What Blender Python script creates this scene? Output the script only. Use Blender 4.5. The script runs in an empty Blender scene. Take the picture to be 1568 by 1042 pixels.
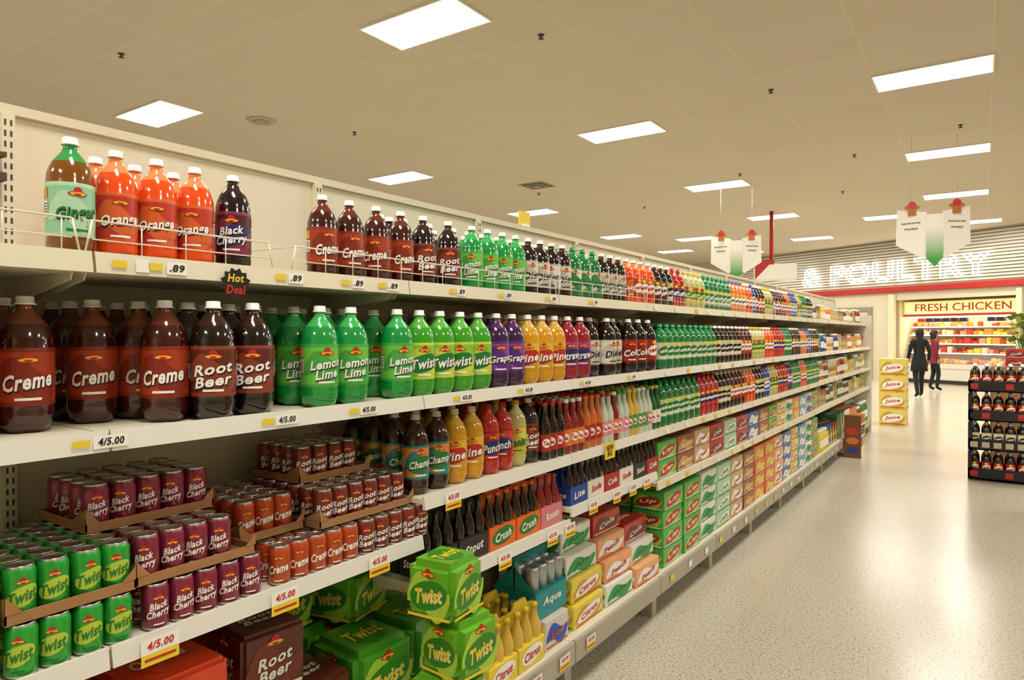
import bpy, bmesh, math, random, time
import numpy as np
from mathutils import Vector, Matrix
random.seed(7)
SC=bpy.context.scene
COL=SC.collection

# ---------------------------------------------------------------- materials
def lin(h):
    h=h.lstrip('#'); o=[]
    for i in (0,2,4):
        c=int(h[i:i+2],16)/255
        o.append(c/12.92 if c<=.04045 else ((c+.055)/1.055)**2.4)
    return (o[0],o[1],o[2],1)
MATS={}
def M(name,col='#808080',rough=.5,metal=0,coat=0,trans=0,es=0,noise=0,nscale=8):
    if name in MATS: return name
    m=bpy.data.materials.new(name); m.use_nodes=True
    nt=m.node_tree; b=nt.nodes['Principled BSDF']
    c=lin(col)
    b.inputs['Base Color'].default_value=c
    b.inputs['Roughness'].default_value=rough
    b.inputs['Metallic'].default_value=metal
    b.inputs['Coat Weight'].default_value=coat
    b.inputs['Coat Roughness'].default_value=.05
    b.inputs['Transmission Weight'].default_value=trans
    if es:
        b.inputs['Emission Color'].default_value=c
        b.inputs['Emission Strength'].default_value=es
    if noise:
        tc=nt.nodes.new('ShaderNodeTexCoord'); n=nt.nodes.new('ShaderNodeTexNoise')
        n.inputs['Scale'].default_value=nscale; n.inputs['Detail'].default_value=3
        r=nt.nodes.new('ShaderNodeMapRange')
        r.inputs['To Min'].default_value=1-noise; r.inputs['To Max'].default_value=1+noise
        mx=nt.nodes.new('ShaderNodeVectorMath'); mx.operation='SCALE'
        mx.inputs[0].default_value=c[:3]
        nt.links.new(tc.outputs['Object'],n.inputs['Vector'])
        nt.links.new(n.outputs['Fac'],r.inputs['Value'])
        nt.links.new(r.outputs['Result'],mx.inputs['Scale'])
        nt.links.new(mx.outputs['Vector'],b.inputs['Base Color'])
    MATS[name]=m
    return name

# ---------------------------------------------------------------- mesh template
class T:
    def __init__(s): s.v=[];s.f=[];s.m=[];s.s=[];s._b=None
    def add(s,verts,faces,mat,smooth=False):
        b=len(s.v); s.v.extend([tuple(v) for v in verts])
        for i,f in enumerate(faces):
            s.f.append([b+k for k in f]); s.m.append(mat if isinstance(mat,str) else mat[i]); s.s.append(smooth)
    def merge(s,o,x=0,y=0,z=0,rz=0,sc=1):
        c,sn=math.cos(rz)*sc,math.sin(rz)*sc; b=len(s.v)
        s.v.extend([(x+c*a-sn*q,y+sn*a+c*q,z+sc*w) for a,q,w in o.v])
        for f,m,k in zip(o.f,o.m,o.s): s.f.append([b+i for i in f]); s.m.append(m); s.s.append(k)
    def bake(s):
        if s._b is None:
            s._b=(np.array(s.v,float),np.array([i for f in s.f for i in f],np.int32),
                  np.array([len(f) for f in s.f],np.int32),np.array(s.s,bool))
            s.mu=sorted(set(s.m)); s.mi=np.array([s.mu.index(k) for k in s.m],np.int32)
        return s._b

def build(name,items,parent=None,loc=None,rot=None):
    names=[];V=[];L=[];TT=[];MI=[];SM=[];off=0
    for (t,x,y,z,rz,sc) in items:
        v,l,tt,sm=t.bake()
        for k in t.mu:
            if k not in names: names.append(k)
        remap=np.array([names.index(k) for k in t.mu],np.int32)
        c,sn=math.cos(rz),math.sin(rz)
        w=v*sc; q=np.empty_like(w)
        q[:,0]=x+c*w[:,0]-sn*w[:,1]; q[:,1]=y+sn*w[:,0]+c*w[:,1]; q[:,2]=z+w[:,2]
        V.append(q);L.append(l+off);TT.append(tt);MI.append(remap[t.mi]);SM.append(sm);off+=len(v)
    V=np.concatenate(V);L=np.concatenate(L).astype(np.int32);TT=np.concatenate(TT);MI=np.concatenate(MI);SM=np.concatenate(SM)
    me=bpy.data.meshes.new(name)
    me.vertices.add(len(V)); me.vertices.foreach_set('co',V.ravel())
    me.loops.add(len(L)); me.loops.foreach_set('vertex_index',L)
    me.polygons.add(len(TT))
    me.polygons.foreach_set('loop_start',np.concatenate([[0],np.cumsum(TT)[:-1]]).astype(np.int32))
    for k in names: me.materials.append(MATS[k])
    me.polygons.foreach_set('material_index',MI)
    me.polygons.foreach_set('use_smooth',SM)
    me.update(calc_edges=True); me.validate()
    ob=bpy.data.objects.new(name,me); COL.objects.link(ob)
    if parent: ob.parent=parent
    if loc: ob.location=loc
    if rot: ob.rotation_euler=rot
    return ob
def one(name,t,**k): return build(name,[(t,0,0,0,0,1)],**k)
def empty(name,loc=(0,0,0),rz=0):
    e=bpy.data.objects.new(name,None); e.location=loc; e.rotation_euler=(0,0,rz); e.empty_display_size=.1; COL.objects.link(e); return e

BC={}
def box(t,x0,x1,y0,y1,z0,z1,mat,bev=0):
    if bev<=0:
        v=[(x0,y0,z0),(x1,y0,z0),(x1,y1,z0),(x0,y1,z0),(x0,y0,z1),(x1,y0,z1),(x1,y1,z1),(x0,y1,z1)]
        t.add(v,[(0,3,2,1),(4,5,6,7),(0,1,5,4),(1,2,6,5),(2,3,7,6),(3,0,4,7)],mat); return
    key=(round(x1-x0,4),round(y1-y0,4),round(z1-z0,4),bev)
    if key not in BC:
        bm=bmesh.new(); bmesh.ops.create_cube(bm,size=1)
        for v in bm.verts: v.co=Vector((v.co.x*key[0],v.co.y*key[1],v.co.z*key[2]))
        bmesh.ops.bevel(bm,geom=bm.edges[:],offset=bev,segments=2,affect='EDGES')
        bm.verts.index_update()
        BC[key]=([v.co[:] for v in bm.verts],[[v.index for v in f.verts] for f in bm.faces]); bm.free()
    v,f=BC[key]; cx,cy,cz=(x0+x1)/2,(y0+y1)/2,(z0+z1)/2
    t.add([(a+cx,b+cy,c+cz) for a,b,c in v],f,mat)
def lathe(t,prof,mats,n=24,lobe=None,cx=0,cy=0,cz=0,smooth=True):
    v=[]
    for r,z in prof:
        for i in range(n):
            a=2*math.pi*i/n; rr=r*(lobe(a,z) if lobe else 1)
            v.append((cx+rr*math.cos(a),cy+rr*math.sin(a),cz+z))
    f=[];m=[]
    for k in range(len(prof)-1):
        for i in range(n):
            j=(i+1)%n; f.append((k*n+i,k*n+j,(k+1)*n+j,(k+1)*n+i)); m.append(mats[k] if not isinstance(mats,str) else mats)
    f.append(tuple(range(n))[::-1]); m.append(m[0])
    f.append(tuple((len(prof)-1)*n+i for i in range(n))); m.append(mats[-1] if not isinstance(mats,str) else mats)
    t.add(v,f,m,smooth)
def rod(t,p,q,r,mat,n=6):
    p=Vector(p);q=Vector(q);d=(q-p).normalized(); u=d.orthogonal().normalized(); w=d.cross(u)
    v=[]
    for c in (p,q):
        for i in range(n):
            a=2*math.pi*i/n; v.append(tuple(c+u*r*math.cos(a)+w*r*math.sin(a)))
    f=[(i,(i+1)%n,n+(i+1)%n,n+i) for i in range(n)]+[tuple(range(n))[::-1],tuple(range(n,2*n))]
    t.add(v,f,mat,True)

# ---------------------------------------------------------------- decals
_tc={}
def text2d(txt,w,h,tilt=0):
    if txt not in _tc:
        cu=bpy.data.curves.new('tmp','FONT'); cu.body=txt; cu.align_x='CENTER'; cu.space_line=.82
        cu.resolution_u=2; cu.offset=.03; cu.shear=.15; cu.space_character=1.08
        ob=bpy.data.objects.new('tmp',cu); COL.objects.link(ob)
        dg=bpy.context.evaluated_depsgraph_get()
        me=bpy.data.meshes.new_from_object(ob.evaluated_get(dg))
        bm=bmesh.new(); bm.from_mesh(me)
        xs=[v.co.x for v in bm.verts]; ys=[v.co.y for v in bm.verts]
        x0,x1,y0,y1=min(xs),max(xs),min(ys),max(ys)
        for i in range(1,12):
            x=x0+(x1-x0)*i/12
            bmesh.ops.bisect_plane(bm,geom=bm.verts[:]+bm.edges[:]+bm.faces[:],plane_co=(x,0,0),plane_no=(1,0,0),dist=1e-5)
        bm.verts.index_update()
        V=[((v.co.x-(x0+x1)/2)/(x1-x0),(v.co.y-(y0+y1)/2)/(y1-y0)) for v in bm.verts]
        F=[[v.index for v in f.verts] for f in bm.faces]
        bm.free(); bpy.data.objects.remove(ob); bpy.data.meshes.remove(me); bpy.data.curves.remove(cu)
        _tc[txt]=(V,F)
    V,F=_tc[txt]
    return [(x*w,y*h+tilt*x*w) for x,y in V],F
def ell2d(w,h,n=12,tilt=0):
    V=[];F=[]
    for i in range(n+1):
        a=math.pi*i/n; x=-w/2*math.cos(a); y=h/2*math.sin(a)
        V+= [(x,-y+tilt*x),(x,y+tilt*x)]
    for i in range(n): F.append((2*i,2*i+2,2*i+3,2*i+1))
    return V,F
def rect2d(w,h,n=1,tilt=0):
    V=[];F=[]
    for i in range(n+1):
        x=-w/2+w*i/n; V+=[(x,-h/2+tilt*x),(x,h/2+tilt*x)]
    for i in range(n): F.append((2*i,2*i+2,2*i+3,2*i+1))
    return V,F
def wave2d(w,h,n=14,amp=.3):
    V=[];F=[]
    for i in range(n+1):
        q=i/n; x=-w/2+w*q; c=amp*h*math.sin(2*math.pi*q)+.12*x; t_=h/2*(.25+.75*abs(math.sin(math.pi*q))**.7)
        V+=[(x,c-t_),(x,c+t_)]
    for i in range(n): F.append((2*i,2*i+2,2*i+3,2*i+1))
    return V,F
def dcyl(t,VF,mat,R,zc,off,ang=0):
    V,F=VF
    t.add([((R+off)*math.cos(x/R+ang),(R+off)*math.sin(x/R+ang),zc+y) for x,y in V],F,mat)
def dX(t,VF,mat,X,yc,zc):
    V,F=VF; t.add([(X,yc+x,zc+y) for x,y in V],F,mat)
def dY(t,VF,mat,Y,xc,zc):
    V,F=VF; t.add([(xc+x,Y,zc+y) for x,y in V],F,mat)

# ---------------------------------------------------------------- common materials
W=M('white_print','#f8f5ee',.4); BK=M('black_print','#15120f',.4); RD=M('red_print','#c0261e',.4)
YE=M('yellow_print','#ecd030',.4); NV=M('navy_print','#232a6e',.4); GN=M('green_print','#1c7a34',.4); GO=M('gold_print','#d0a044',.4)
M('cap_white','#f2efe8',.35); M('cap_green','#1f9a4a',.35); M('cap_black','#181414',.35)
M('cap_blue','#2456b8',.35); M('cap_yellow','#e8c01c',.35); M('cap_red','#c02018',.35); M('cap_orange','#e8641c',.35)
M('alu','#c8c8c8',.28,metal=1)
M('cardboard','#a5774a',.85,noise=.12,nscale=30)

def hat(t,fn,s):
    fn(ell2d(s*1.0,s*.30,8),RD,0,0); fn(ell2d(s*.8,s*.18,8),YE,0,1); fn(ell2d(s*.45,s*.5,8),RD,s*.14,2); fn(rect2d(s*.4,s*.07,3),YE,s*.06,3)
def bottle(R,H,liq,air,lab,cap,txt,tcol,badge,stripe,hi=True,l0=.2,l1=.62):
    t=T(); n=30 if hi else 12
    P=[(.62,0),(.82,.012),(.94,.05),(.99,.10),(1,.15),(.98,l0-.01),(1,l0),(1,l0+.03),(1,l1-.03),(1,l1),(.98,l1+.01),
       (.97,l1+.05),(.90,l1+.11),(.75,l1+.175),(.53,l1+.225),(.36,l1+.262),(.29,l1+.295),(.28,.935),(.38,.937),(.38,.946),(.32,.948),(.32,.994),(.27,1)]
    ms=[liq]*6+[stripe,lab,stripe]+[liq]*4+[air]*5+[cap]*4
    def lobe(a,z):
        zz=z/H
        return 1-.17*max(0,1-zz/.13)*(.5+.5*math.cos(5*a)) if hi else 1
    lathe(t,[(r*R,z*H) for r,z in P],ms,n,lobe)
    lc=(l0+l1)/2*H; lh=(l1-l0)*H
    if hi:
        two='\n' in txt; th=lh*(.46 if two else .29)
        for s in (0,math.pi):
            dcyl(t,wave2d(R*2.6,lh*.62),stripe,R,lc-lh*.08,.0005,s)
            if badge: dcyl(t,ell2d(R*2.05,lh*.5,14,.18),badge,R,lc-lh*.06,.0009,s)
            hat(t,lambda VF,m,dy,k: dcyl(t,VF,m,R,lc+lh*.29+dy,.0012+.0003*k,s),R*.8)
            dcyl(t,text2d(txt,R*1.8,th,.14),BK if tcol!=BK else W,R,lc-lh*.10,.0013,s+.03)
            dcyl(t,text2d(txt,R*1.75,th,.14),tcol,R,lc-lh*.07,.0018,s)
            dcyl(t,rect2d(R*.9,lh*.045,4),tcol,R,lc-lh*.38,.0010,s)
        for s in (math.pi/2,-math.pi/2):
            dcyl(t,rect2d(R*.5,lh*.3,3),W,R,lc,.0011,s)
            for k in range(5): dcyl(t,rect2d(R*.42,lh*.02,3),BK,R,lc-lh*.1+k*lh*.05,.0014,s)
            dcyl(t,rect2d(R*.45,lh*.2,3),GO if lab!='label_pineapple' else W,R,lc+lh*.3,.0011,s)
    else:
        for s in (0,math.pi):
            dcyl(t,ell2d(R*1.8,lh*.5,6,.15),badge or tcol,R,lc,.0012,s)
            dcyl(t,rect2d(R*1.3,lh*.14,3,.2),tcol if badge else lab,R,lc,.002,s)
            dcyl(t,ell2d(R*.7,lh*.18,4),YE if lab!='label_tonic' else RD,R,lc+lh*.36,.0016,s)
    return t
KB={}
def kb(k,liq,lab,cap,txt,tcol=None,badge=None,stripe=None,air=None,tr=.0):
    tcol=tcol or W
    L=M('liquid_'+k,liq,.14,coat=.7,trans=tr)
    A=M('neck_'+k,air or liq,.1,coat=.6)
    B=M('label_'+k,lab,.35,noise=.08,nscale=20)
    S=M('stripe_'+k,stripe or lab,.35)
    KB[k]={}
    for size,(R,H) in {'2':(.046,.27),'3':(.0535,.292)}.items():
        for hi in (True,False):
            KB[k][size+('h' if hi else 'l')]=bottle(R,H,L,A,B,cap,txt,tcol,badge,S,hi)
kb('orange','#ee4f12','#c23624','cap_white','Orange',W,None,'#d8602c','#f29058')
kb('ginger','#7d4a10','#93cda6','cap_white','Ginger',GN,None,'#b4dcb8','#2f9a4c')
kb('cream','#3c0e06','#a63c1c','cap_white','Creme',W,None,'#842812','#6a2c16')
kb('root_beer','#160705','#5e2418','cap_white','Root\nBeer',W,None,'#8a3a2a','#35180f')
kb('cherry','#12050a','#4a1a30','cap_white','Black\nCherry',W,NV,'#842e3c','#2c1018')
kb('lime','#12963f','#6cc84a','cap_white','Lemon\nLime',W,'gold_lime' if False else None,'#46a844','#3cb860')
kb('mist','#3a9f20','#88cc42','cap_white','Twist',W,GN,'#ccd848','#62bc46')
kb('grape','#3a1444','#8a46a6','cap_white','Grape',W,None,'#5a2880','#5a2860')
kb('pineapple','#d69a16','#e4bb34','cap_white','Pine',W,RD,'#d0981c','#dcb450')
kb('strawberry','#9a1428','#bc4286','cap_white','Straw',W,NV,'#88225a','#a02c40')
kb('cola','#100504','#ae2420','cap_white','Cola',W,None,'#8a1814','#24100a')
kb('diet','#1a0a06','#e2ded2','cap_white','Diet',BK,None,'#c0bcb0','#30140c')
kb('ginger_ale','#10763c','#dfe4d2','cap_green','Ale',GN,None,'#3a8a52','#1e8a4a')
kb('tonic','#c2be78','#e2d664','cap_yellow','Tonic',GN,None,'#c4b634','#d6d29c')
kb('red_punch','#bc2222','#d23e34','cap_red','Punch',W,NV,'#9c1c1a','#c23a34')
kb('peach','#e27028','#e6904c','cap_blue','Peach',NV,W,'#eaa434','#e49054')
kb('blue_berry','#24429c','#426cc4','cap_blue','Berry',W,None,'#e8e4da','#5e7abc')
kb('champ','#2a0c06','#e08642','cap_white','Champ',W,GN,'#2a8684','#3a180c')

def can(col,txt,tcol,badge,R=.029,H=.105):
    t=T(); n=22
    P=[(.80,0),(.84,.0),(.90,.03),(1,.075),(1,.86),(.88,.955),(.87,.96),(.89,.975),(.885,1.0),(.84,1.0),(.82,.975),(.3,.975)]
    ms=['alu','alu','alu',col,col,'alu','alu','alu','alu','alu','alu']
    lathe(t,[(r*R,z*H) for r,z in P],ms,n)
    for s in (0,math.pi*.98):
        if badge: dcyl(t,ell2d(R*2.1,H*.38,10,.25),badge,R,H*.45,.0006,s)
        hat(t,lambda VF,m,dy,k: dcyl(t,VF,m,R,H*.71+dy,.0008+.0002*k,s),R*.9)
        dcyl(t,text2d(txt,R*1.75,H*(.36 if '\n' in txt else .22),.2),tcol,R,H*.45,.0013,s)
        dcyl(t,rect2d(R*.8,H*.03,3),tcol,R,H*.15,.0008,s)
    t.add([(R*.2,-R*.15,H*.982),(R*.6,-R*.15,H*.982),(R*.6,R*.15,H*.982),(R*.2,R*.15,H*.982)],[(0,1,2,3)],'alu')
    return t
for k,c in dict(can_lime='#2ca83a',can_cherry='#8a2844',can_cream='#bc4e22',can_root='#7c3228').items(): M(k,c,.3,metal=.3,coat=.4,noise=.08,nscale=12)
M('lime_badge','#b8cc3c',.4)
CAN={'lime':can('can_lime','Twist',GN,'lime_badge'),'cherry':can('can_cherry','Black\nCherry',W,None),
     'cream':can('can_cream','Creme',W,None),'root_beer':can('can_root','Root\nBeer',W,None)}

def tray(w,d,hgt=.022):
    t=T(); th=.003
    box(t,-d,0,0,w,0,th,'cardboard')
    box(t,-th,0,0,w,th,hgt,'cardboard'); box(t,-d,-d+th,0,w,th,hgt,'cardboard')
    box(t,-d,0,0,th,th,hgt,'cardboard'); box(t,-d,0,w-th,w,th,hgt,'cardboard')
    t.add([(0,-.001,hgt),(-.07,-.001,hgt),(0,-.001,hgt+.035)],[(0,1,2)],'cardboard')
    t.add([(.001,0,hgt),(.001,.03,hgt),(.001,0,hgt+.035)],[(0,1,2)],'cardboard')
    t.add([(.001,w,hgt),(.001,w-.03,hgt),(.001,w,hgt+.03)],[(0,2,1)],'cardboard')
    return t

def pack(dx,dy,dz,col,txt,tcol,panel=None,pan2=None,bev=.006,logo=False):
    t=T(); box(t,-dx,0,0,dy,0,dz,col,bev)
    for fn,pos,wid,c in ((dX,.0012,dy,dy/2),(dY,-.0012,dx,-dx/2)):
        s=1 if fn is dX else -1
        if pan2: fn(t,wave2d(wid*.9,dz*.6),pan2,pos,c,dz*.42)
        if panel: fn(t,ell2d(wid*.78,dz*.5,14,.14),panel,pos+.0004*s,c,dz*.45)
        if logo: hat(t,lambda VF,m,dy_,k: fn(t,VF,m,pos+s*(.0006+.0003*k),c,dz*.8+dy_),min(wid,dz)*.3)
        two='\n' in txt
        fn(t,text2d(txt,wid*.57,dz*(.38 if two else .25),.14),BK if tcol==W else W,pos+.0008*s,c+.002,dz*.44)
        fn(t,text2d(txt,wid*.55,dz*(.38 if two else .25),.14),tcol,pos+.0016*s,c,dz*.455)
        fn(t,rect2d(wid*.88,dz*.05),tcol,pos+.0003*s,c,dz*.09)
    V,F=ell2d(dx*.7,dy*.5,12); t.add([(-dx/2+x,dy/2+y,dz+.0012) for x,y in V],F,panel or col)
    V,F=text2d(txt,dy*.55,dx*.28); t.add([(-dx/2-y,dy/2+x,dz+.002) for x,y in V],F,tcol)
    return t
def carrier(col,txt,tcol,bot,cap,panel=None):
    t=T(); dx,dy,dz=.11,.165,.11
    box(t,-dx,0,0,dy,0,dz*.75,col,.003)
    box(t,-dx*.53,-dx*.47,0,dy,dz*.7,dz*1.75,col)
    hv=[(-dx*.53+.0,dy*.2,dz*1.75),(-dx*.47,dy*.2,dz*1.75),(-dx*.47,dy*.8,dz*1.75),(-dx*.53,dy*.8,dz*1.75),
        (-dx*.53,dy*.3,dz*1.98),(-dx*.47,dy*.3,dz*1.98),(-dx*.47,dy*.7,dz*1.98),(-dx*.53,dy*.7,dz*1.98)]
    t.add(hv,[(4,5,6,7),(0,1,5,4),(1,2,6,5),(2,3,7,6),(3,0,4,7)],col)
    for sx in (-1,1):
        xo=-dx/2+sx*dx/2
        for yy in (0,dy):
            t.add([(xo,yy,dz*.75),(-dx/2,yy,dz*.75),(-dx/2,yy,dz*1.6)],[(0,1,2)],col)
    R=.024
    for i in range(3):
        for j in range(2):
            lathe(t,[(R,.01),(R,.115),(R*.8,.135),(R*.45,.16),(R*.42,.185),(R*.5,.186),(R*.5,.197),(R*.35,.2)],[bot]*5+[cap]*2,12,cx=-dx*.26-j*dx*.48,cy=dy/6+i*dy/3)
    if panel:
        dX(t,ell2d(dy*.8,dz*.55,12,.1),panel,.001,dy/2,dz*.4); dY(t,ell2d(dx*.8,dz*.5,12,.1),panel,-.001,-dx/2,dz*.4)
    dX(t,text2d(txt,dy*.6,dz*.28,.1),tcol,.002,dy/2,dz*.4); dY(t,text2d(txt,dx*.6,dz*.24,.1),tcol,-.002,-dx/2,dz*.4)
    return t
def glassb(liq,lab,cap,H=.225,R=.027):
    t=T(); lathe(t,[(R*.9,0),(R,.01*H),(R,.14*H),(R*1.01,.15*H),(R*1.01,.45*H),(R,.46*H),(R,.58*H),(R*.75,.68*H),(R*.45,.8*H),(R*.4,.93*H),(R*.5,.935*H),(R*.5,.99*H),(R*.4,H)],
          [liq]*3+[lab]+[liq]*5+[cap]*3,16)
    dcyl(t,ell2d(R*1.3,.16*H,6),W,R*1.01,.3*H,.0012); dcyl(t,text2d('Tea',R*.9,.08*H),RD,R*1.01,.3*H,.002)
    return t

PROD={}
def ADD(name,t,x,y,z,r=0,s=1): PROD.setdefault(name,[]).append((t,x,y,z,r,s))

# ---------------------------------------------------------------- room shell
CZ=4.8
def surf(name,verts,mat):
    me=bpy.data.meshes.new(name); me.from_pydata(verts,[],[(0,1,2,3)]); me.materials.append(mat)
    ob=bpy.data.objects.new(name,me); COL.objects.link(ob); return ob
mf=bpy.data.materials.new('terrazzo_floor'); mf.use_nodes=True; nt=mf.node_tree; b=nt.nodes['Principled BSDF']
tc=nt.nodes.new('ShaderNodeTexCoord')
n1=nt.nodes.new('ShaderNodeTexNoise'); n1.inputs['Scale'].default_value=78; n1.inputs['Detail'].default_value=3
cr=nt.nodes.new('ShaderNodeValToRGB'); e=cr.color_ramp.elements
e[0].position=.33; e[0].color=lin('#94886f'); e[1].position=.45; e[1].color=lin('#c8c1ac')
e2=cr.color_ramp.elements.new(.62); e2.color=lin('#cfc9b6'); e3=cr.color_ramp.elements.new(.72); e3.color=lin('#e6e1d2')
n2=nt.nodes.new('ShaderNodeTexNoise'); n2.inputs['Scale'].default_value=1.2
mr=nt.nodes.new('ShaderNodeMapRange'); mr.inputs['To Min'].default_value=.93; mr.inputs['To Max'].default_value=1.05
sc=nt.nodes.new('ShaderNodeVectorMath'); sc.operation='SCALE'
nt.links.new(tc.outputs['Object'],n1.inputs['Vector']); nt.links.new(tc.outputs['Object'],n2.inputs['Vector'])
nt.links.new(n1.outputs['Fac'],cr.inputs['Fac']); nt.links.new(n2.outputs['Fac'],mr.inputs['Value'])
nt.links.new(cr.outputs['Color'],sc.inputs[0]); nt.links.new(mr.outputs['Result'],sc.inputs['Scale'])
nt.links.new(sc.outputs['Vector'],b.inputs['Base Color'])
b.inputs['Roughness'].default_value=.22; b.inputs['Specular IOR Level'].default_value=.5
surf('floor',[(-18,-6,0),(9,-6,0),(9,36,0),(-18,36,0)],mf)
mc=bpy.data.materials.new('ceiling_tiles'); mc.use_nodes=True; nt=mc.node_tree; b=nt.nodes['Principled BSDF']
tc=nt.nodes.new('ShaderNodeTexCoord'); br=nt.nodes.new('ShaderNodeTexBrick'); mp=nt.nodes.new('ShaderNodeMapping')
mp.inputs['Location'].default_value=(1.14,.45,0)
br.offset=0; br.inputs['Scale'].default_value=1; br.inputs['Brick Width'].default_value=1.22; br.inputs['Row Height'].default_value=.61
br.inputs['Mortar Size'].default_value=.009; br.inputs['Mortar Smooth'].default_value=.3
br.inputs['Color1'].default_value=lin('#c8beaa'); br.inputs['Color2'].default_value=lin('#c6bba6'); br.inputs['Mortar'].default_value=lin('#d1c7b2')
nt.links.new(tc.outputs['Object'],mp.inputs['Vector']); nt.links.new(mp.outputs['Vector'],br.inputs['Vector'])
nt.links.new(br.outputs['Color'],b.inputs['Base Color'])
b.inputs['Roughness'].default_value=.85
surf('ceiling',[(-18,-6,CZ),(-18,36,CZ),(9,36,CZ),(9,-6,CZ)],mc)
M('wall_paint','#d6ccb2',.8,noise=.04,nscale=2)
for nm,bx in {'wall_left':(-18.1,-18,-6,36),'wall_right':(9,9.1,-6,36),'wall_rear':(-18,9,-6.1,-6)}.items():
    t=T(); box(t,*bx,0,CZ,'wall_paint'); one(nm,t)

# ceiling lights
M('light_diffuser','#fffaf2',.5,es=40); M('light_frame','#e8e2d2',.5)
lt=T(); lt.add([(-.61,-.305,-.012),(-.61,.305,-.012),(.61,.305,-.012),(.61,-.305,-.012)],[(0,1,2,3)],'light_diffuser')
for a in ((-.63,-.61,-.325,.325),(.61,.63,-.325,.325),(-.61,.61,-.325,-.305),(-.61,.61,.305,.325)): box(lt,*a,-.02,0,'light_frame')
pos=[(-9.8,.6),(-9.85,5.26),(-9.8,10.2),(-9.75,15.1),(-9.75,20.4),(-9.75,25.2),(-4.75,.7),(-4.75,5.3),(-4.72,9.89),(-4.72,14.6),(-4.71,19.3),(-4.7,24.4),
     (-.53,.6),(-.53,5.3),(-.53,9.83),(-.53,14.2),(-.53,18.6),(-2.1,21.1),(-.2,23.4),(-7.9,22.3),(-7.6,27),(3.7,.7),(3.7,5.3),(3.7,9.8),(3.7,14.2),(3.7,18.6),(-.53,-3.6),(-4.75,-3.6),  # panels overhead, behind and right of the camera: out of frame, added for illumination
     (-14.2,5.3),(-14.2,14.8),(-14.2,24)]
for x,y in pos: build('ceiling_light',[(lt,0,0,0,0,1)],loc=(x,y,CZ))
M('dark_metal','#3a3630',.5); M('vent_paint','#9a9078',.6); M('speaker_paint','#b0a48a',.7)
sp=T(); lathe(sp,[(.012,-.05),(.03,-.045),(.03,-.04),(.010,-.036),(.010,-.01),(.035,-.006),(.035,0)],'dark_metal',12)
for x,y in [(-8.1,3.9),(-3.9,6.2),(-8.2,7.5),(-2.3,9.3),(-8.3,13.1),(-4.0,13.8),(-2.6,16.8),(-7.0,16.0),(-1.9,13.5),(-.3,12.5)]:
    build('sprinkler_head',[(sp,0,0,0,0,1)],loc=(x,y,CZ))
vt=T()
for i in range(5):
    s=.3-.055*i; box(vt,-s,s,-s,s,-.01-.006*i,-.004-.006*i,'vent_paint' if i%2==0 else 'dark_metal')
build('air_vent',[(vt,0,0,0,0,1)],loc=(-7.9,12.4,CZ))
spk=T(); lathe(spk,[(.17,-.02),(.2,-.02),(.21,-.008),(.22,0)],'speaker_paint',24); lathe(spk,[(.10,-.026),(.12,-.022)],'vent_paint',24)
build('ceiling_speaker',[(spk,0,0,0,0,1)],loc=(-8.9,6.3,CZ))

# ---------------------------------------------------------------- angled back wall
WA=-math.atan(.526); W0=(0,25.2,0)
M('slat_light','#c8c2b2',.6); M('slat_dark','#918b79',.7); M('red_band','#b3221c',.5); M('cream_paint','#e8dcb8',.6)
t=T(); box(t,-20.3,-2.75,0,.15,0,CZ,'wall_paint'); box(t,-2.75,.95,0,.15,2.75,CZ,'wall_paint'); box(t,.95,10.1,0,.15,0,CZ,'wall_paint')
box(t,-2.95,-2.75,-.12,.15,0,2.95,'cream_paint'); box(t,.95,1.1,-.12,.15,0,2.95,'cream_paint')
box(t,-2.75,-2.7,.15,2.2,0,2.9,'cream_paint'); box(t,.9,.95,.15,2.2,0,2.9,'cream_paint'); box(t,-2.75,.95,2.1,2.2,0,2.9,'cream_paint'); box(t,-2.75,.95,.15,2.2,2.8,2.9,'cream_paint')
z=3.26
while z<4.72:
    box(t,-9.5,6,-.06,0,z,z+.065,'slat_light'); box(t,-9.5,6,-.02,0,z+.065,z+.1,'slat_dark'); z+=.1
one('wall_back',t,loc=W0,rot=(0,0,WA))
t=T(); box(t,-9.5,6,-.14,0,3.02,3.2,'red_band',.01); one('trim_1',t,loc=W0,rot=(0,0,WA))
M('neon_tube','#fffaf4',.4,es=7)
sg=empty('neon_wall_sign',(W0[0],W0[1],0),WA)
def textobj(name,body,mat,width,height,parent,loc,rot=(math.pi/2,0,0),tube=0,extr=0,shear=0,off=0):
    cu=bpy.data.curves.new(name,'FONT'); cu.body=body; cu.align_x='LEFT'
    if tube: cu.fill_mode='NONE'; cu.bevel_depth=tube; cu.bevel_resolution=0
    cu.extrude=extr; cu.shear=shear; cu.resolution_u=3; cu.offset=off
    if tube: cu.space_character=1.12
    ob=bpy.data.objects.new(name,cu); COL.objects.link(ob); cu.materials.append(MATS[mat])
    bpy.context.view_layer.update()
    d=ob.dimensions; sx=width/d.x; sy=height/d.y
    ob.parent=parent; ob.rotation_euler=rot; ob.scale=(sx,sy,1); ob.location=loc
    return ob
textobj('letters','& POULTRY','neon_tube',6.7,.74,sg,(-6.4,-.16,3.42),tube=.015,off=.02)
M('blue_glow','#3a8ae0',.4,es=6); t=T(); lathe(t,[(.03,0),(.07,.02),(.07,.06),(.03,.08)],'blue_glow',12)
one('blue_indicator_lamp',t,loc=(1.05,24.4,3.95))
M('case_white','#ded8ca',.35); M('case_light','#fff0d0',.5,es=9); M('case_glass','#ffffff',.05,trans=.95); M('sign_cream','#f2dc94',.5,es=.6)
M('meat_pink','#e09a80',.5); M('meat_red','#c4402c',.5); M('meat_orange','#e8963c',.5); M('meat_pale','#f0d8b8',.5); M('pkg_yellow','#f0cc4c',.5)
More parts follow.
